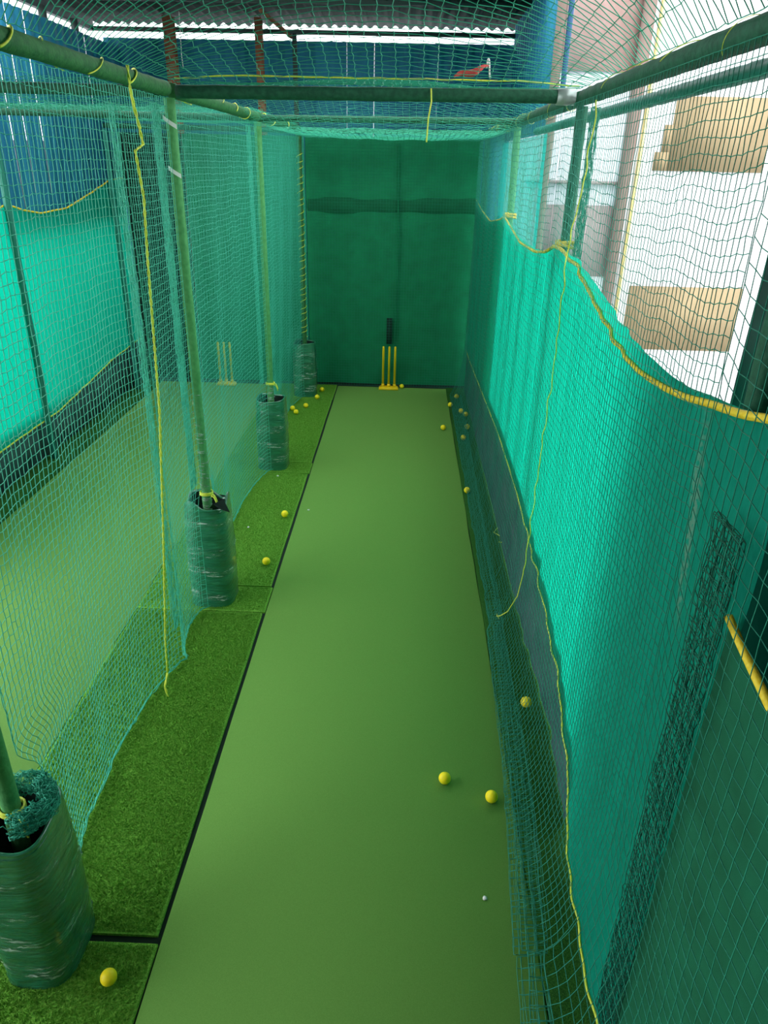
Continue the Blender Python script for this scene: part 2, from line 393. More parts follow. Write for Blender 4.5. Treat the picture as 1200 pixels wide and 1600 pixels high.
pipe('side_rail', (1.33, 1.6, 3.655), (1.33, 8.6, 3.625), .036, M['pipe_teal'], 'second teal rail running outside and just below the right top rail', 'rail', 340)
for i, y in enumerate(POSTY):
    if i == 0: continue
    pipe('crossbeam', (XL + .05, y, ZT - .01), (XR - .05, y, ZT + .005), .038 if i == 1 else .03, M['wrap_shaded'], (None, 'thick green crossbeam nearest the camera, spanning the near lane', 'second crossbeam of the near lane, half hidden by the top net', 'rear crossbeam of the near lane above the back cloth')[i], 'beam', 360 + i, 0, 'crossbeams')
    pipe('crossbeam', (XF, y, ZT), (XL - .05, y, ZT - .01), .032, M['wrap_shaded'], (None, 'dark crossbeam of the neighbouring lane in line with the nearest crossbeam', 'second crossbeam of the neighbouring lane', 'rear crossbeam of the neighbouring lane')[i], 'beam', 370 + i, 0, 'crossbeams')
MB_ = MB()
sl = MB().tube([(XR - .16, POSTY[1], ZT + .003), (XR - .05, POSTY[1], ZT + .003)], .046, 12).build('pipe_sleeve', M['galv'])
tag(sl, 'bare grey sleeve on the right end of the nearest crossbeam', 'pipe fitting')

# ------------------------------------------------------------------ netting
def net_from(P, r, mb=None, k=3):
    mb = mb or MB()
    mb.tubes(P, r, k); mb.tubes(np.swapaxes(P, 0, 1), r, k)
    return mb
def zig(nu, nv, amp_u, amp_v):
    i = np.arange(nu)[:, None]; j = np.arange(nv)[None]
    return amp_u * ((-1.) ** (i + j)), amp_v * ((-1.) ** (i + j))

def left_panel(y0, y1, du, dv, seed, label, bulge=.14, xoff=0, z1=ZT - .05, z0=.036, r=.0018, posts=(0, 0)):
    nu = int((y1 - y0) / du) + 1; nv = int((z1 - z0) / dv) + 1
    y = np.linspace(y0, y1, nu); z = np.linspace(z0, z1, nv)
    Y, Z = np.meshgrid(y, z, indexing='ij')
    zy, zz = zig(nu, nv, .0012, .0024)
    rr = np.random.default_rng(seed)
    colw = snoise(y, seed, 7, .6, 4)[:, None]
    t = 1 - Z / z1
    span = np.sin(PI * np.clip((Y - y0) / (y1 - y0), 0, 1))
    X = XL + xoff - bulge * np.sqrt(np.clip(span, 0, 1)) * t ** 1.4 + .012 * snoise(y, seed + 3, 5, .5, 2)[:, None] * (1 - (Z / z1) ** 6) + .0012 * rr.standard_normal(Y.shape)
    Z = Z + .016 * colw * np.sin(PI * Z / z1) ** .5 + zz + .0015 * rr.standard_normal(Y.shape)
    g0, g1 = posts; low = 1 - smooth01((Z - .90) / .25)      # the foot is drawn in beside the wrapped bases
    ym = (y0 + y1) / 2; Y = np.where(Y < ym, ym + (Y - ym) * (1 - g0 * low / (ym - y0)), ym + (Y - ym) * (1 - g1 * low / (y1 - ym)))
    Y = Y + (.008 * snoise(z, seed + 5, 4, .3, 1.2)[None] + .004 * snoise(y, seed + 8, 6, 1, 6)[:, None]) * span + zy
    Z = np.maximum(Z, .032)
    root = empty('side_net', (XL, (y0 + y1) / 2, 0), label, 'net', 'side nets of the near lane')
    P = np.stack([X, Y, Z], -1) - np.array(root.location)
    net_from(P, r).build('mesh', M['net'], root, True)
    # gathered hem along the foot
    mb = MB()
    for q in range(3):
        e = P[:, 0].copy(); e[:, 0] += .008 * q + .004 * rr.standard_normal(nu); e[:, 2] = .033 + .006 * q + .003 * np.abs(rr.standard_normal(nu))
        mb.tube(e, .003, 4)
    mb.build('hem_cord', M['net'], root, True)
    return root
left_panel(2.16, 4.22, .037, .043, 1, 'near-left side net from the nearest wrapped base to the hanging yellow twine', .17, posts=(.14, 0))
left_panel(4.24, 5.06, .037, .043, 2, 'narrow left side net between the hanging yellow twine and the crossbeam post', .10, posts=(0, .16))
left_panel(5.18, 7.97, .036, .043, 3, 'left side net between the second and third wrapped post bases', .16, posts=(.16, .16))
left_panel(8.09, 10.94, .036, .043, 4, 'farthest long left side net, ending at the last wrapped base', .16, posts=(.16, .16))
left_panel(11.06, 11.5, .036, .043, 5, 'short left side net between the last post and the back cloth', .02, posts=(.1, 0))

def fold_strip(name, x, y0, y1, z0, z1, layers, seed, label, m, dx=.02, du=.014, lean=0):
    """a bunched vertical fold of net: several layers of narrow meshes"""
    mb = MB(); rr = np.random.default_rng(seed)
    root = empty(name, (x, (y0 + y1) / 2, 0), label, 'net', None)
    for q in range(layers):
        nu = int((y1 - y0) / du) + 1; nv = int((z1 - z0) / .042)
        Y, Z = np.meshgrid(np.linspace(y0, y1, nu), np.linspace(z0, z1, nv), indexing='ij')
        j = snoise(np.linspace(0, 6, nv), seed + q, 5, .2, 1.2)[None]
        X = x + rr.uniform(-dx, dx) + .003 * rr.standard_normal(Y.shape)
        Y = Y + .006 * j + .0015 * rr.standard_normal(Y.shape); Z = Z + rr.uniform(0, .04) + .004 * rr.standard_normal(Y.shape)
        Z = np.clip(Z, .012, z1)
        net_from(np.stack([X, Y, Z], -1) - np.array(root.location), .0016, mb)
    mb.build('mesh_fold', m, root, True)
    return root
fold_strip('net_fold', XL - .05, 4.17, 4.27, .3, 3.55, 2, 51, 'gathered seam of net behind the hanging yellow twine', M['net'])
fold_strip('net_fold', XL - .085, 5.00, 5.14, 1.0, 3.6, 4, 52, 'bunched strip of net along the post of the nearest crossbeam on the left', M['net'], .012, .02)
fold_strip('net_fold', XL - .085, 7.93, 8.05, 1.0, 3.6, 3, 53, 'bunched strip of net along the post in the third wrapped base', M['net'], .012, .02)

# right side net: hangs from the rail, its foot spreads over the turf onto the pitch
EY = np.array([.8, 1.85, 2.13, 3.07, 4.70, 4.80, 5.8, 8, 11.4]); EX = np.array([.50, .53, .55, .625, .69, .74, .75, .80, .90])
def right_panel(y0, y1, seed, label, du=.038, dv=.044, r=.0017, ztop=ZT - .05, x0=XR - .105, fold=.30, name='side_net', skirt=1.0, bag=.0):
    rr = np.random.default_rng(seed)
    nu = int((y1 - y0) / du) + 1; y = np.linspace(y0, y1, nu)
    xe = np.interp(y, EY, EX)
    prof = []
    # build each column's path by arc length
    zk = .55
    S = []
    fold0 = fold
    for i in range(nu):
        fold = min(fold0, .93 - xe[i])
        xa = x0
        pts = [(xa, ztop), (xa - .01, 1.6), (xa - .02, zk + .25), (xa - .045, zk), (xa - .10, .30), (xa - .17, .12), (xa - .24, .05), (xe[i] + .05, .032), (xe[i], .024), (xe[i] + .015, .045), (xe[i] + fold * .5, .055), (xe[i] + fold * .8, .06), (xe[i] + fold * .7, .075), (xe[i] + .04, .07), (xe[i] + .03, .08), (xe[i] + fold * .6, .085)]
        S.append(pts)
    S = np.array(S)
    d = np.linalg.norm(np.diff(S, axis=1), axis=2); cs = np.concatenate([np.zeros((nu, 1)), np.cumsum(d, 1)], 1)
    nv = int(cs.mean(0)[-1] / dv) + 1
    P = np.zeros((nu, nv, 3))
    for i in range(nu):
        q = np.linspace(0, cs[i, -1], nv)
        P[i, :, 0] = np.interp(q, cs[i], S[i, :, 0]); P[i, :, 2] = np.interp(q, cs[i], S[i, :, 1]); P[i, :, 1] = y[i]
    # smooth the bend
    for _ in range(3): P[:, 1:-1, [0, 2]] = (P[:, :-2, [0, 2]] + 2 * P[:, 1:-1, [0, 2]] + P[:, 2:, [0, 2]]) / 4
    zy, zz = zig(nu, nv, .0012, .0024)
    span = np.sin(PI * (y - y0) / (y1 - y0))[:, None]
    P[..., 1] += zy + .010 * snoise(np.linspace(0, 4, nv), seed, 5, .3, 1.5)[None] * span + .007 * snoise(y, seed + 8, 6, 1, 6)[:, None] * span
    hang = smooth01((P[..., 2] - .1) / .6)
    P[..., 2] += (zz + .022 * snoise(y, seed + 2, 7, .5, 3.2)[:, None] - .05 * span) * hang * np.minimum(1, (ztop - P[..., 2]) * 3)
    P[..., 0] += .009 * snoise(y, seed + 4, 5, .4, 2)[:, None] * hang * np.minimum(1, (ztop - P[..., 2]) * 2) + .0012 * rr.standard_normal(P.shape[:2]) - bag * span * np.sin(PI * np.clip(P[..., 2] / ztop, 0, 1))
    low = 1 - hang
    lay = np.linspace(0, 40, nv)
    P[..., 0] += low * (.018 * snoise(y, seed + 11, 6, .4, 2.2)[:, None] * snoise(lay, seed + 12, 4, .1, .4)[None] + .006 * snoise(y, seed + 13, 6, 2, 7)[:, None])
    P[..., 1] += low * .02 * snoise(lay, seed + 14, 5, .05, .3)[None] * span
    wr = np.abs(snoise(y, seed + 6, 6, .4, 2.5))[:, None] * .03 + np.abs(rr.standard_normal(P.shape[:2])) * .004
    P[..., 2] += low * wr
    P[..., 2] = np.maximum(P[..., 2], .022)
    root = empty(name, (XR, (y0 + y1) / 2, 0), label, 'net', 'side nets of the near lane')
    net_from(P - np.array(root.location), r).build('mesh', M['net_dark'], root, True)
    return root
right_panel(2.13, 5.10, 61, 'right side net from the nearest right post to the crossbeam post, foot spread over turf')
right_panel(5.16, 8.00, 62, 'right side net beyond the laced crossbeam post, in front of the bright green cloth')
right_panel(8.06, 10.95, 63, 'farthest right side net in front of the shaded end of the green cloth')
right_panel(.75, 2.115, 64, 'slack net at the right edge hanging in front of the dark green cloth', du=.055, dv=.062, bag=.05)
fold_strip('net_fold', XR - .125, 1.72, 1.90, .06, 2.42, 3, 65, 'thick dark fold of net running down the nearest right post', M['net_shaded'], .02, .034)
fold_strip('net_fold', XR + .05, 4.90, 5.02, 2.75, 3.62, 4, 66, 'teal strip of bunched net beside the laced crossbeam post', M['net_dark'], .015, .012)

# top nets: hitched to the beams, lifted in between
def top_panel(xa, xb, ya, yb, h, seed, label, du=.066, dv=.05, r=.0017, group='top nets', ropes=(), lift_low=0, pk=.5, under=0):
    nu = int((xb - xa) / du) + 1; nv = int((yb - ya) / dv) + 1
    x = np.linspace(xa, xb, nu); y = np.linspace(ya, yb, nv)
    X, Y = np.meshgrid(x, y, indexing='ij'); rr = np.random.default_rng(seed)
    t = (Y - ya) / (yb - ya)
    tent = np.minimum(t / pk, (1 - t) / (1 - pk)); tent = np.where(tent > .8, .8 + (tent - .8) * .4, tent)
    e = np.minimum((X - xa), (xb - X)); w = np.sin(PI * (X - xa) / (xb - xa)) ** .8 * smooth01(e / .03)
    Z = ZT + .06 + lift_low + h * tent * w + .012 * snoise(x, seed, 5, .5, 2)[:, None] * w
    Z = Z - under * smooth01((t - .35) / .6)          # its far end passes below the next crossbeam
    zx, zz = zig(nu, nv, .004, .002)
    X = X + zx + .012 * snoise(np.linspace(0, 5, nv), seed + 3, 5, .3, 1)[None] * w
    Z = Z + zz + .003 * rr.standard_normal(X.shape)
    root = empty('top_net', ((xa + xb) / 2, (ya + yb) / 2, ZT + .05), label, 'net', group)
    c = np.array(root.location)
    net_from(np.stack([X, Y, Z], -1) - c, r).build('mesh', M['net_top'], root, True)
    for yy in ropes:
        xx = np.linspace(xa, xb, 60)
        P = np.stack([xx, 0 * xx + yy + .015 * snoise(xx, seed + 9, 4, .3, 1.5), 0 * xx + ZT + .075 + .02 * smooth01(np.minimum(xx - xa, xb - xx) / .4) + .004 * snoise(xx, 5, 6, 2, 6)], -1) - c
        MB().tube(P, .005, 5).build('rope', M['yellow_twine'], root, True)['label'] = 'yellow rope'
    return root
top_panel(XL, XR, 2.3, 5.28, .85, 71, 'top net nearest the camera, in front of the nearest crossbeam', ropes=(5.27,), pk=.12, r=.0024, du=.082)
top_panel(XL, XR, 5.31, 8.10, .21, 72, 'top net between the nearest and second crossbeams', du=.062, pk=.62, under=.14)
top_panel(XL + .05, XR - .05, 8.13, 11.5, -.05, 73, 'rear top net reaching to the back cloth', du=.062, lift_low=-.14)
top_panel(XF, XL - .06, 5.14, 8.03, -.12, 74, 'top net of the neighbouring lane in front of its second crossbeam', du=.062, lift_low=.0)
top_panel(XF, XL - .06, 8.10, 11.5, -.05, 75, 'rear top net of the neighbouring lane', du=.062, lift_low=.02)

# net in front of the back cloth
def back_panel(xa, xb, y, seed, label, m):
    du = .042; nu = int((xb - xa) / du) + 1; nv = int((ZT - .05) / du) + 1
    X, Z = np.meshgrid(np.linspace(xa, xb, nu), np.linspace(.02, ZT - .03, nv), indexing='ij'); rr = np.random.default_rng(seed)
    zx, zz = zig(nu, nv, .002, .002)
    root = empty('back_net', ((xa + xb) / 2, y, 0), label, 'net', 'back nets')
    Yv = y + .015 * snoise(X[:, 0], seed, 4, .3, 1)[:, None] + .003 * rr.standard_normal(X.shape)
    net_from(np.stack([X + zx, Yv, np.maximum(Z + zz, .02)], -1) - np.array(root.location), .0014).build('mesh', m, root, True)
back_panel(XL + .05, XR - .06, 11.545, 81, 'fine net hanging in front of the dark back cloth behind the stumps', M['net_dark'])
back_panel(XF + .05, XL - .05, 11.545, 82, 'fine net closing the end of the neighbouring lane behind its stumps', M['net'])

# ------------------------------------------------------------------ cloths
def cloth_grid(f, u, v):
    U, V = np.meshgrid(u, v, indexing='ij'); return f(U, V)
def sheet(P, th=.0015, axis=0):
    mb = MB(); mb.grid(P); return mb

# back cloth of the near lane
root = empty('back_cloth', (-.23, YB, 0), 'dark green back cloth hanging behind the yellow stumps', 'cloth')
c = np.array(root.location)
u = np.linspace(XL - .0, XR, 130); v = np.linspace(.03, ZT - .05, 110)
U, V = np.meshgrid(u, v, indexing='ij')
Yc = YB + .018 * snoise(u, 91, 6, .3, 1.4)[:, None] * (1 - .5 * V / ZT) + .012 * snoise(v, 92, 5, .2, .8)[None] + .02 * np.exp(-((V - 2.72) / .05) ** 2) + .006 * np.sin(U * 9 + V * 4)
MB().grid(np.stack([U, Yc, V], -1) - c).build('cloth', M['cloth_back'], root, True)
uu = np.linspace(XL + .02, XR - .02, 60); vv = np.linspace(2.62, 2.84, 8)
U, V = np.meshgrid(uu, vv, indexing='ij')
MB().grid(np.stack([U, 0 * U + YB - .028 + .03 * ((V - 2.73) / .11) ** 2, V + .015 * np.sin(U * 1.3)], -1) - c).build('shade_band', M['cloth_shade_band'], root, True)['label'] = 'darker band across the cloth'  # soft shadow across the cloth, painted as a darker band
z_ = np.linspace(.72, 3.55, 40)
mb = MB(); mb.tube(np.stack([-.14 + .012 * snoise(z_, 93, 3, .1, .4) + .02 * (3.5 - z_) / 3, 0 * z_ + YB - .045, z_], -1) - c, .012, 6)
mb.build('seam_cord', M['cloth_back'], root, True)
mb = MB().box((-.27, YB - .055, .70), (-.18, YB - .035, 1.10)); mb.v[0] -= c
mb.build('dark_patch', M['cloth_black'], root)['label'] = 'black patch above the stumps'
# cloths at the end of the neighbouring lane
def end_cloth(xa, xb, label, m, seed, name='back_cloth'):
    root = empty(name, ((xa + xb) / 2, YB, 0), label, 'cloth', 'end cloths of the neighbouring lane'); c = np.array(root.location)
    u = np.linspace(xa, xb, 60); v = np.linspace(.04, ZT - .06, 60); U, V = np.meshgrid(u, v, indexing='ij')
    Yc = YB + .02 * snoise(u, seed, 5, .4, 2)[:, None] + .01 * snoise(v, seed + 1, 4, .2, .8)[None]
    MB().grid(np.stack([U, Yc, V], -1) - c).build('cloth', m, root, True)
end_cloth(-4.19, -3.28, 'near-black end cloth in the far corner of the neighbouring lane', M['cloth_black'], 95)
end_cloth(-3.27, XL - .02, 'green end cloth behind the stumps of the neighbouring lane', M['cloth_back'], 96)

# right shade cloth with its scalloped top rope and bottom rope
TY = np.array([1.95, 2.04, 2.36, 2.78, 3.19, 3.64, 4.12, 4.65, 5.07, 5.13, 5.4, 5.88, 6.69, 7.7, 7.97, 8.3, 9.25, 10.4, 11.4])
TZ = np.array([2.68, 2.655, 2.59, 2.52, 2.48, 2.50, 2.60, 2.775, 2.83, 2.83, 2.76, 2.71, 2.70, 2.81, 2.83, 2.78, 2.70, 2.76, 2.85])
FL = np.array([.01, .01, .02, .045, .085, .10, .085, .03, .0, .0, .005, .02, .03, .01, 0, .0, .01, .01, 0])  # hem flap above the rope
BY = np.array([1.95, 2.2, 2.85, 3.14, 3.71, 4.32, 4.95, 5.90, 7.34, 10.93, 11.4]); BZ = np.array([.05, .05, .06, .09, .29, .46, .60, .69, .71, .54, .52])
kk = lambda a: np.interp(a, [4.4, 5.0], [.938, 1.])
TZ = 3.3 + (TZ - 3.3) * kk(TY); TY = TY * kk(TY); BZ = np.maximum(3.3 + (BZ - 3.3) * np.where(BY > 3, .938, 1), .04); BY = BY * .938
root = empty('shade_cloth', (XR + .06, 6.6, 0), 'long bright green shade cloth with sagging yellow-roped top along the right side', 'cloth')
c = np.array(root.location)
y = np.linspace(1.745, 11.35, 420); t = np.linspace(0, 1, 90)
zt = np.interp(y, TY, TZ); fl = np.interp(y, TY, FL); zb = np.interp(y, BY, BZ)
k = np.ones(9) / 9
def sm(a): return np.convolve(np.pad(a, 4, mode='edge'), k, mode='valid')
zt, fl, zb = sm(zt), sm(fl), sm(zb)
def cloth_x(Y, Z):
    pull = np.interp(Y, [1.9, 2.2, 3.0, 3.7], [.09, .08, .03, 0.])
    near = smooth01((5.6 - Y) / .8)
    f = .012 * snoise(Y, 101, 6, .8, 4) * (.02 + .98 * near) + .008 * snoise(Y + .35 * Z, 102, 5, 1.2, 5) * near
    base = XR - .062 + .02 * np.exp(-((Y - 3.6) / .7) ** 2)
    return base + f - pull * (1 - np.clip(Z / 1.0, 0, 1)) ** 1.5
Yg, T = np.meshgrid(y, t, indexing='ij')
Zg = zb[:, None] + (zt + fl - zb)[:, None] * T
P = np.stack([cloth_x(Yg, Zg), Yg, Zg], -1)
MB().grid(P - c).build('cloth', M['cloth'], root, True)
def edge_rope(y, z, r, name, m, dx=-.006, tw=0):
    x = cloth_x(y, z) + dx
    return MB().tube(np.stack([x, y, z], -1) - c, r, 6).build(name, m, root, True)
edge_rope(y, zt, np.interp(y, [2, 2.5, 3.2, 4.4, 5, 8, 11], [.014, .013, .011, .012, .012, .009, .007]), 'top_rope', M['yellow_rope'])['label'] = 'yellow top rope'
edge_rope(y, zb, .006, 'bottom_rope', M['yellow_twine'])['label'] = 'yellow bottom cord'
# knots of rope where the cloth is tied to its posts
for yy, zz in ((5.06, 2.84), (7.95, 2.84)):
    mb = MB(); q = np.linspace(0, 4 * PI, 40)
    mb.tube(np.stack([XR - .012 + .058 * np.cos(q), yy + .058 * np.sin(q), zz + .02 * np.sin(q * .7)], -1) - c, .011, 6)
    mb.build('tie_knot', M['yellow_rope'], root, True)
# second layer of the same cloth, added to darken the last bay
root = empty('shade_cloth', (XR + .05, 9.7, 0), 'added second layer of green cloth darkening the far end of the right side', 'cloth'); c = np.array(root.location)
y = np.linspace(8.1, 11.35, 120); t = np.linspace(0, 1, 50); Yg, T = np.meshgrid(y, t, indexing='ij')
z1 = np.interp(y, TY, TZ) - .01; z0 = np.interp(y, BY, BZ) + .01
P = np.stack([XR - .044 + .003 * snoise(y, 105, 5, .6, 3)[:, None] + 0 * T, Yg, z0[:, None] + (z1 - z0)[:, None] * T], -1)
MB().grid(P - c).build('cloth', M['cloth'], root, True)
# second, dark cloth at the right edge
root = empty('shade_cloth', (1.03, 1.2, 0), 'dark green cloth with yellow-roped top edge at the lower right edge, behind the slack net', 'cloth'); c = np.array(root.location)
y = np.linspace(.3, 1.765, 70); v = np.linspace(0, 1, 60); Yg, T = np.meshgrid(y, v, indexing='ij')
zt2 = 2.15 - .24 * np.clip((1.765 - y), 0, 2)
P = np.stack([.965 + .008 * snoise(y, 111, 5, .6, 2.5)[:, None] - .04 * (1 - T) ** 2, Yg, .02 + (zt2[:, None] - .02) * T], -1)
MB().grid(P - c).build('cloth', M['cloth_low'], root, True)
MB().tube(P[:, -1] - c + (-.008, 0, 0), .014, 6).build('top_rope', M['yellow_rope'], root, True)['label'] = 'yellow top rope'

# cloth of the neighbouring lane's far side
root = empty('shade_cloth', (XF - .05, 8, 0), 'green shade cloth with sagging yellow top rope on the far side of the neighbouring lane', 'cloth'); c = np.array(root.location)
y = np.linspace(5.0, 11.58, 200); t = np.linspace(0, 1, 50)
zt3 = np.interp(y, [5, 5.12, 6.5, 7.87, 8.1, 8.4, 8.84, 9.55, 10.4, 11.05, 11.4], [2.85, 2.85, 2.6, 2.79, 2.83, 2.76, 2.70, 2.72, 2.87, 3.0, 3.02]); zb3 = np.interp(y, [5, 7, 8.5, 10.3, 11.4], [.46, .48, .48, .66, .7])
Yg, T = np.meshgrid(y, t, indexing='ij')
P = np.stack([XF - .05 + .012 * snoise(y, 121, 6, .6, 3)[:, None] + 0 * T, Yg, zb3[:, None] + (zt3 - zb3)[:, None] * T], -1)
MB().grid(P - c).build('cloth', M['cloth'], root, True)
MB().tube(P[:, -1] - c + (.006, 0, 0), .010, 6).build('top_rope', M['yellow_rope'], root, True)['label'] = 'yellow top rope'
MB().tube(P[:, 0] - c + (.006, 0, 0), .008, 6).build('bottom_rope', M['yellow_twine'], root, True)['label'] = 'yellow bottom cord'
# low blue-grey tarpaulin along the foot of the right side
y = np.linspace(2.9, 11.4, 220); zz_ = np.linspace(.02, .80, 24); Yg, Zg = np.meshgrid(y, zz_, indexing='ij')
Zg = .02 + (np.interp(y, BY, BZ) + .10 - .02)[:, None] * np.linspace(0, 1, 24)[None]
P = np.stack([cloth_x(Yg, Zg) + .014 + .003 * np.sin(Zg * 9 + Yg * 2), Yg, Zg], -1)
tag(MB().grid(P).build('tarpaulin', M['lowwall'], None, True), 'low blue-grey tarpaulin along the ground below the yellow bottom cord on the right', 'tarpaulin')
# sheer net on the far right wall below the blue sheets
Yg, Zg = np.meshgrid(np.linspace(8.33, 12.25, 60), np.linspace(.02, 3.6, 40), indexing='ij')
tag(MB().grid(np.stack([1.40 + .012 * snoise(Yg, 131, 4, .4, 2), Yg, Zg], -1)).build('screen_net', M['sheer'], None, True), 'see-through teal screen hanging below the blue sheets outside the far right post', 'net')
# dark tarpaulin hung outside near the camera
y = np.linspace(-1.2, 3.12, 150); z = np.linspace(.0, 5.2, 60); Yg, Zg = np.meshgrid(y, z, indexing='ij')
P = np.stack([1.42 + .035 * snoise(y, 141, 6, .5, 2.6)[:, None] + .01 * snoise(z, 142, 4, .2, .8)[None], Yg + .03 * snoise(z, 143, 3, .1, .5)[None], Zg], -1)
tag(MB().grid(P).grid(P + (.012, 0, 0)).build('tarpaulin', M['dark_tarp'], None, True), 'dark tarpaulin hanging in folds at the right edge beside the white building', 'tarpaulin')

# ------------------------------------------------------------------ wrapped post bases
def base(y, h, label, seed, w=.185, d=.185, torn=False):
    root = empty('post_base', (XL if y > 3 else XL - .03, y, 0), label, 'post base', 'wrapped post bases')
    th = np.linspace(0, 2 * PI, 96, endpoint=False); zs = np.linspace(0.012, h, 150)
    T, Z = np.meshgrid(th, zs, indexing='ij'); rr = np.random.default_rng(seed)
    def sup(T, n=3.4):
        return 1 / (np.abs(np.cos(T)) ** n + np.abs(np.sin(T)) ** n) ** (1 / n)
    t = Z / h
    s = 1 + .05 * np.sin(PI * t) - .05 * t ** 3 + .02 * np.exp(-((t - .0) / .06) ** 2)
    wr = 0
    for q in range(9):
        fz = rr.uniform(8, 34); ph = rr.uniform(0, 6.28); sl = rr.integers(-2, 3); 
        wr = wr + .38 * np.sin(Z * fz * 2.2 + sl * T + ph + 1.5 * np.sin(T * rr.integers(1, 3) + ph)) * (.35 + .65 * np.sin(T * 1 + ph) ** 2)
    for q in range(7):
        fz = rr.uniform(60, 130); ph = rr.uniform(0, 6.28)
        wr = wr + .45 * np.sin(Z * fz + rr.integers(-4, 5) * T + ph + 2 * np.sin(T * rr.integers(2, 5) + ph)) * np.clip(np.sin(T * rr.integers(1, 4) + Z * 9 + ph), 0, 1)
    R = s * sup(T) * (1 + .0045 * wr)
    if torn:
        Zr = Z + (t > .97) * (.035 * np.sin(T * 3 + 1.2) + .02 * np.sin(T * 5)) * 1.0
    else:
        Zr = Z + (t > .97) * .012 * np.sin(T * 2 + seed)
    P = np.stack([w * R * np.cos(T), d * R * np.sin(T), Zr], -1)
    MB().grid(P, True).build('sleeve', M['tarp'], root, True)
    # rolled rim and dark hollow inside, clear of the post
    Pi = P[:, -1:, :].copy(); prof = []
    for a, b in ((.0, 0), (-.004, .006), (-.012, .005), (-.018, -.006), (-.025, -.06), (-.03, -.2), (-.06, -.32)):
        q = P[:, -1].copy(); L = np.linalg.norm(q[:, :2], axis=1); q[:, :2] *= ((L + a) / L)[:, None]; q[:, 2] += b; prof.append(q)
    q = prof[-1].copy(); q[:, :2] *= (.05 / np.linalg.norm(q[:, :2], axis=1))[:, None]; q[:, 0] += (-.01 if y < 3 else 0); prof.append(q)
    MB().grid(np.stack(prof[:4], 1), True).build('rim', M['tarp'], root, True)
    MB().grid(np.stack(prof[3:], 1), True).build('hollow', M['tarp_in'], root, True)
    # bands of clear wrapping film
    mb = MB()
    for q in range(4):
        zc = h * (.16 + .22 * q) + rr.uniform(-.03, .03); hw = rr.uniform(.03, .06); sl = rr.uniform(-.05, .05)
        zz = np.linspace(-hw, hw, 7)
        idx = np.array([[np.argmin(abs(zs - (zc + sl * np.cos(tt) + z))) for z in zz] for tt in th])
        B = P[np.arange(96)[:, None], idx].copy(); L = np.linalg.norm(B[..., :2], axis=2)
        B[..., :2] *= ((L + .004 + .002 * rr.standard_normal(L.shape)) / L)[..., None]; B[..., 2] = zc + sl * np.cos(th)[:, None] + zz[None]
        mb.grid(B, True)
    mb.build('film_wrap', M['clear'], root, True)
    return root, h
b0, h0 = base(POSTY[0], .84, 'nearest green tarpaulin-wrapped post base at the lower left corner, topped by tangled net', 151, .155, .19)
b1, h1 = base(POSTY[1], .89, 'green wrapped post base with torn black rim, second from the camera', 152, .172, .18, True)
b2, h2 = base(POSTY[2], .84, 'smooth green wrapped post base with open round rim, third from the camera', 153, .172, .18)
b3, h3 = base(POSTY[3], .82, 'farthest green wrapped post base beside the dark back cloth', 154, .172, .18)
# torn flap of the second base
P = np.array([[(.06, -.18, .90), (.15, -.14, .90)], [(.10, -.20, .95), (.17, -.155, .97)], [(.15, -.22, .92), (.215, -.17, .87)]], float)
MB().grid(P).grid(P + (.003, -.003, .002)).build('torn_flap', M['tarp_in'], b1)['label'] = 'black torn flap'
# yellow ties where each post enters its base
for pr, z in ((PL[1], .94), (PL[2], 1.0), (PL[0], .88)):
    mb = MB(); q = np.linspace(0, 2 * PI * 4, 70)
    mb.tube(np.stack([.048 * np.cos(q), .048 * np.sin(q), z + .022 * q / q[-1] + .003 * np.sin(q * 1.7)], -1), .006, 6)
    for a in (-.6, .2, 1.2):
        s = np.linspace(0, 1, 10)
        mb.tube(np.stack([.05 + .05 * s, -.05 - .05 * s * math.cos(a), z + .05 * np.sin(s * 2.4) * math.sin(a + 1) - .06 * s * s], -1), .004, 5)
    mb.build('tie', M['yellow_twine'], pr, True)['label'] = 'yellow tie'
# tangle of net on the nearest base
root = empty('net_tangle', (XL - .02, POSTY[0] + .02, .85), 'tangled heap of teal net stuffed in the top of the nearest wrapped base', 'net')
mb = MB(); rr = np.random.default_rng(161)
for q in range(150):
    th0 = rr.uniform(-1.2, 2.6); n = 26; s = np.linspace(0, 1, n)
    ang = th0 + np.cumsum(rr.uniform(-.18, .18, n)); rad = .115 + .022 * np.cumsum(rr.standard_normal(n)) * .5
    rad = np.clip(rad, .075, .15)
    z = .03 + .075 * np.sqrt(np.clip(1 - ((rad - .112) / .055) ** 2, 0, 1)) * rr.uniform(-.5, 1.) + .006 * rr.standard_normal(n)
    mb.tube(np.stack([rad * np.cos(ang), rad * np.sin(ang), np.maximum(z, -.03)], -1), .0022, 4, cap=False)
mb.build('strands', M['net'], root, True)

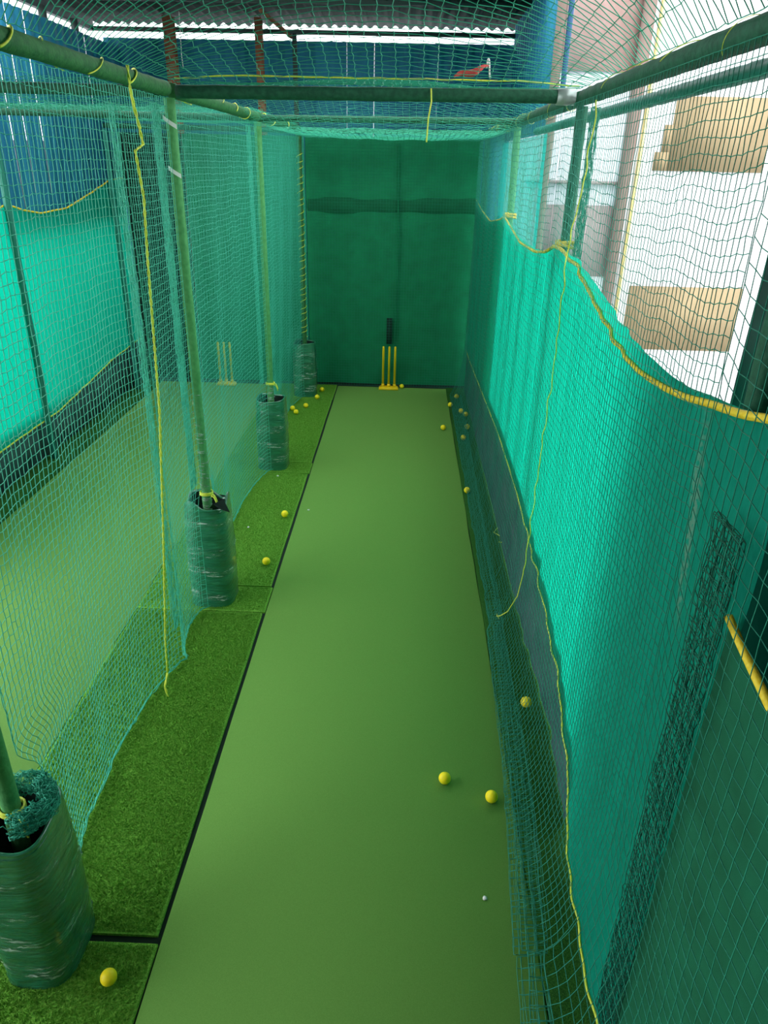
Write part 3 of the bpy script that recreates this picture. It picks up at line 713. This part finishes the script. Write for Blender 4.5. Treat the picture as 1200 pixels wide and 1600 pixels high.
# ------------------------------------------------------------------ stumps
def stumps(x, y, label):
    root = empty('stumps', (x, y, .011), label, 'stumps', 'sets of yellow stumps')
    prof = [(0, .0), (.0185, .0), (.0185, .60), (.017, .625), (.012, .64), (0, .645)]
    for dx in (-.093, 0, .093):
        th = np.linspace(0, 2 * PI, 14, endpoint=False)
        P = np.array([[(r_ * math.cos(t) + dx, r_ * math.sin(t), z + .045) for r_, z in prof] for t in th])
        MB().grid(P, True).build('stump', M['stump'], root, True)
    # foot: a raised sloping block with three sockets
    mb = MB()
    lo = [(-.155, -.07, 0), (.155, -.07, 0), (.155, .06, 0), (-.155, .06, 0)]
    md = [(-.155, -.07, .022), (.155, -.07, .022), (.155, .06, .022), (-.155, .06, .022)]
    hi = [(-.13, -.04, .045), (.13, -.04, .045), (.13, .045, .045), (-.13, .045, .045)]
    V = lo + md + hi; F = [(3, 2, 1, 0), (8, 9, 10, 11)]
    for b_ in (0, 4):
        for i in range(4): F.append((b_ + i, b_ + (i + 1) % 4, b_ + 4 + (i + 1) % 4, b_ + 4 + i))
    mb.add(V, F)
    for dx in (-.093, 0, .093): mb.tube([(dx, 0, .04), (dx, 0, .085)], [.028, .024], 14)
    mb.build('base_block', M['stump'], root)
    return root
stumps(-.215, 11.40, 'set of three yellow plastic stumps on the pitch before the dark back cloth')
stumps(-2.84, 11.40, 'set of three yellow stumps in the neighbouring lane, seen through the left nets')

# ------------------------------------------------------------------ balls
# ball positions on the ground in metres: (x, y), height of what they lie on
balls = [
    ((-1.206, 1.945), .016, 'yellow ball on the short turf piece beside the nearest wrapped base'),
    ((0.324, 3.172), .010, 'yellow ball lying out on the pitch near the right, casting a clear shadow'),
    ((0.586, 3.047), .010, 'yellow ball at the pitch edge touching the spread foot of the right net'),
    ((0.882, 3.784), .085, 'yellow ball on the spread net foot between pitch and bright green cloth'),
    ((0.759, 7.365), .014, 'single yellow ball on the right turf well in front of the far cluster'),
    ((-1.153, 6.621), .016, 'farther of the two yellow balls on the turf between second and third bases'),
    ((-1.169, 5.643), .016, 'nearer of the two yellow balls on the turf between second and third bases'),
    ((0.583, 9.477), .010, 'yellow ball on the pitch left of the far right cluster'),
    ((0.853, 10.961), .014, 'farthest yellow ball of the right cluster, nearest the back corner'),
    ((0.733, 10.519), .014, 'second farthest yellow ball of the right cluster, at the pitch edge'),
    ((0.874, 10.232), .014, 'left ball of the touching pair in the far right cluster'),
    ((0.930, 10.081), .014, 'right ball of the touching pair in the far right cluster'),
    ((0.914, 9.529), .014, 'rightmost yellow ball of the far cluster, behind the fine net foot'),
    ((0.830, 9.083), .014, 'nearest yellow ball of the far right cluster on the dark turf'),
    ((-1.260, 11.128), .016, 'farthest yellow ball beside the last post base, close to the back cloth'),
    ((-1.291, 10.714), .016, 'yellow ball right beside the foot of the last post base'),
    ((-1.407, 10.271), .016, 'right ball of the three on the turf before the last post base'),
    ((-1.582, 10.130), .016, 'upper left ball of the three on the turf before the last post base'),
    ((-1.508, 9.956), .016, 'nearest ball of the three on the turf before the last post base'),
    ((-0.003, 11.448), .012, 'pale yellow ball just right of the stumps by the back cloth'),
]
RB = .036
proto = None
for ((x, y), zc, lb) in balls:
    if proto is None:
        proto = MB().sphere((0, 0, 0), RB, 28, 16).build('ball', M['ball'], None, True); b = proto
    else:
        b = proto.copy(); COL.objects.link(b)
    b.location = (x, y, zc + RB + .001); b.rotation_euler = (rng.uniform(0, 6), rng.uniform(0, 6), rng.uniform(0, 6))
    tag(b, lb, 'ball', 'yellow practice balls')

# ------------------------------------------------------------------ twines
def twine(pts, r, label, m='yellow_twine', twist=0, name='twine', n=160, frac=None):
    pts = np.array(pts, float); d = np.linalg.norm(np.diff(pts, axis=0), axis=1); cs = np.concatenate([[0], np.cumsum(d)])
    q = np.linspace(0, cs[-1], n); P = np.stack([np.interp(q, cs, pts[:, i]) for i in range(3)], -1)
    mb = MB()
    if twist:
        for ph in (0, PI):
            a = q * twist + ph
            mb.tube(P + np.stack([r * .7 * np.cos(a), r * .7 * np.sin(a), 0 * a], -1), r * .75, 6)
    else: mb.tube(P, r, 6)
    return tag(mb.build(name, M[m], None, True), label, 'twine')
xx = XL + .055
twine([(xx, 4.257, 3.72), (xx, 4.26, 3.62), (xx + .01, 4.338, 3.363), (xx, 4.228, 3.331), (xx + .01, 4.25, 3.1), (xx, 4.228, 2.80), (xx, 4.13, 1.94), (xx - .03, 4.0, 1.1), (xx - .07, 3.92, .42), (xx - .09, 3.93, .14), (xx - .09, 3.85, .085), (xx - .07, 3.83, .02)], .0055, 'long yellow twine hanging down the left net from the top rail to the turf', twist=60, n=700)
twine([(xx, 4.25, 3.62), (xx, 4.28, 3.52), (xx, 4.36, 3.44)], .004, 'short loose end of yellow twine beside the top of the long hanging twine')
twine([(.12, POSTY[1] - .05, 3.71), (.125, POSTY[1] - .055, 3.64), (.11, POSTY[1] - .05, 3.55), (.105, POSTY[1] - .05, 3.42)], .005, 'short yellow twine dangling from the nearest crossbeam', n=30)
# lacing that follows the seam of the right net down the crossbeam post
zz = np.linspace(3.6, .75, 220); rr = np.random.default_rng(171)
P = np.stack([np.interp(zz, [.75, 1.6, 3.6], [.885, .908, .918]) + .004 * np.sin(zz * 31), np.interp(zz, [.75, 1.7, 2.2, 2.9, 3.2, 3.6], [4.38, 4.40, 4.34, 4.38, 4.20, 4.12]) + .012 * np.sin(zz * 23) + .008 * np.sin(zz * 51), zz], -1)
P = np.vstack([P, [(.865, 4.40, .55), (.83, 4.52, .34), (.80, 4.64, .22), (.79, 4.74, .15), (.80, 4.80, .13), (.82, 4.79, .09)]])
twine(P, .0034, 'yellow lacing twine running down the seam of the right net to the turf', n=600)
twine([(.98, 6.2, .03), (1.0, 6.15, .05), (1.03, 6.3, .03), (.95, 6.4, .03), (1.0, 6.5, .03)], .004, 'loose curl of yellow twine on the turf by the right kerb', n=40)
# small scraps
def scrap(x, y, z, s, label, m='white_scrap', seed=0):
    r = np.random.default_rng(seed); a = np.linspace(0, 2 * PI, 9, endpoint=False)
    top = np.stack([s * np.cos(a) * r.uniform(.6, 1, 9), s * np.sin(a) * r.uniform(.6, 1, 9), .004 + .004 * r.uniform(0, 1, 9)], -1)
    bot = top * (1, 1, 0); V = np.vstack([bot, top, [[0, 0, .008]]])
    f4 = [(i, (i + 1) % 9, 9 + (i + 1) % 9, 9 + i) for i in range(9)]; f3 = [(9 + i, 9 + (i + 1) % 9, 18) for i in range(9)]
    o = MB().add(V, f4, f3).build('paper_scrap', M[m]); o.location = (x, y, z); tag(o, label, 'scrap', 'paper scraps')
for x, y, z, lb in ((0.493, 2.431, .011, 'tiny white scrap on the pitch near the right net foot'), (-1.478, 6.364, .017, 'tiny white scrap on the turf near the two balls on the left'),
                      (-0.936, 6.813, .011, 'tiny pale scrap on the left edge of the pitch, beside a turf strip'), (-1.400, 7.675, .017, 'tiny white scrap on the turf in front of the third wrapped base')):
    scrap(x, y, z, .014, lb, seed=int(y * 10))
# red rag on the top net
root = empty('rag', (.40, 5.36, ZT + .10), 'small red rag with white end lying on the top net above the nearest crossbeam', 'rag')
mb = MB(); s = np.linspace(0, 1, 24)
mb.tube(np.stack([-.13 + .22 * s, .02 * np.sin(s * 7), .02 + .06 * s + .01 * np.sin(s * 9)], -1), .006 + .016 * np.sin(PI * np.clip(s * 1.1, 0, 1)), 8).build('cloth', M['red'], root, True)
mb = MB(); mb.tube(np.stack([.07 + .03 * s, .01 * np.sin(s * 9), .07 + .05 * np.sin(s * 5)], -1), .006, 6).build('cord', M['white_scrap'], root, True)

# ------------------------------------------------------------------ shed columns behind the back cloth
def ibeam(x, y, h, label, m='rust', w=.10, name='steel_column'):
    root = empty(name, (x, y, 0), label, 'column', 'shed columns')
    t = .012
    mb = MB(); mb.box((-w / 2, -w / 2, 0), (w / 2, -w / 2 + t, h)); mb.box((-w / 2, w / 2 - t, 0), (w / 2, w / 2, h)); mb.box((-t / 2, -w / 2 + t, 0), (t / 2, w / 2 - t, h))
    mb.build('profile', M[m], root)
    MB().box((-w * .8, -w * .8, 0), (w * .8, w * .8, .012)).build('base_plate', M[m], root)
    return root
ibeam(-3.42, 12.0, 5.08, 'wider rusty red steel column rising to the roof behind the left nets', w=.14)
ibeam(-2.16, 12.0, 5.08, 'slimmer rusty red steel column behind the near top net, left of centre')
ibeam(-1.66, 12.0, 4.9, 'thin dark steel column with a diagonal brace below the roof', 'steel_dark', .06)
pipe('brace', (-1.70, 12.0, 4.86), (-2.0, 11.3, 5.06), .025, M['rust'], 'diagonal rusty brace running from a thin column up to the roof', 'brace', 400)
twine([(-3.23, 11.9, 5.2), (-3.25, 11.9, 4.6), (-3.24, 11.9, 4.45)], .006, 'pale string hanging from the roof beside the wider rusty column', 'white_scrap', n=30)

# ------------------------------------------------------------------ outside on the right
MB_p = post(1.47, 8.68, 5.6, 'brown post closing the end of the blue sheet wall on the right', M['column'], .05, 410, group=None)
zz = np.linspace(3.9, 5.6, 30); MB().tube(np.stack([.085 + 0 * zz, -.02 + 0 * zz, zz], -1), .028, 10).build('blue_pipe', M['blue_pipe'], MB_p, True)['label'] = 'blue pipe'
YF = 13.6
bl = empty('building', (4, YF, 0), 'white plastered building with ochre panels beyond the right side net', 'building'); c = np.array(bl.location)
def bx(name, lo, hi, m, label=None):
    mb = MB().box(lo, hi); mb.v[0] = mb.v[0] - c; o = mb.build(name, M[m], bl)
    if label: o['label'] = label
bx('facade', (.4, YF, -3.2), (11, YF + .3, 9), 'white')
bx('wall_panel', (2.2, YF - .06, 4.68), (3.58, YF - .005, 9), 'brickpink', 'pale pink upper wall')
bx('wall_panel', (2.30, YF - .05, 1.55), (3.72, YF - .005, 2.71), 'pinkgrey', 'pinkish grey panel')
bx('wall_panel', (4.30, YF - .05, 3.27), (5.90, YF - .005, 4.36), 'ochre', 'upper ochre panel')
bx('wall_panel', (4.08, YF - .05, 3.27), (4.30, YF - .005, 3.55), 'ochre')
bx('wall_panel', (4.18, YF - .05, 3.55), (4.30, YF - .005, 3.95), 'ochre')
bx('wall_panel', (4.02, YF - .05, .28), (6.02, YF - .005, 1.40), 'ochre', 'lower ochre panel')
bx('ledge', (2.0, YF - .10, 3.04), (3.62, YF - .005, 3.09), 'pinkgrey')
bx('pillar', (3.52, YF - .22, -3.2), (3.69, YF - .065, 9), 'column', 'brown pillar')
mb = MB().tube(np.array([(3.83, YF - .05, -3.2), (3.83, YF - .05, 9)]) - c, .03, 10); mb.build('downpipe', M['yellow_pipe'], bl, True)['label'] = 'pale yellow downpipe'

# ------------------------------------------------------------------ light: bright overcast day
w = bpy.data.worlds.new('world'); SC.world = w; w.use_nodes = True
bg = w.node_tree.nodes['Background']; bg.inputs[0].default_value = (.93, .97, 1, 1); bg.inputs[1].default_value = 1.0
SC.view_settings.view_transform = 'Standard'; SC.view_settings.look = 'None'
SC.view_settings.exposure = 2.22; SC.view_settings.gamma = 1; SC.view_settings.use_curve_mapping = False
SC.cycles.max_bounces = 10; SC.cycles.diffuse_bounces = 5; SC.cycles.transparent_max_bounces = 16
SC.cycles.use_denoising = True
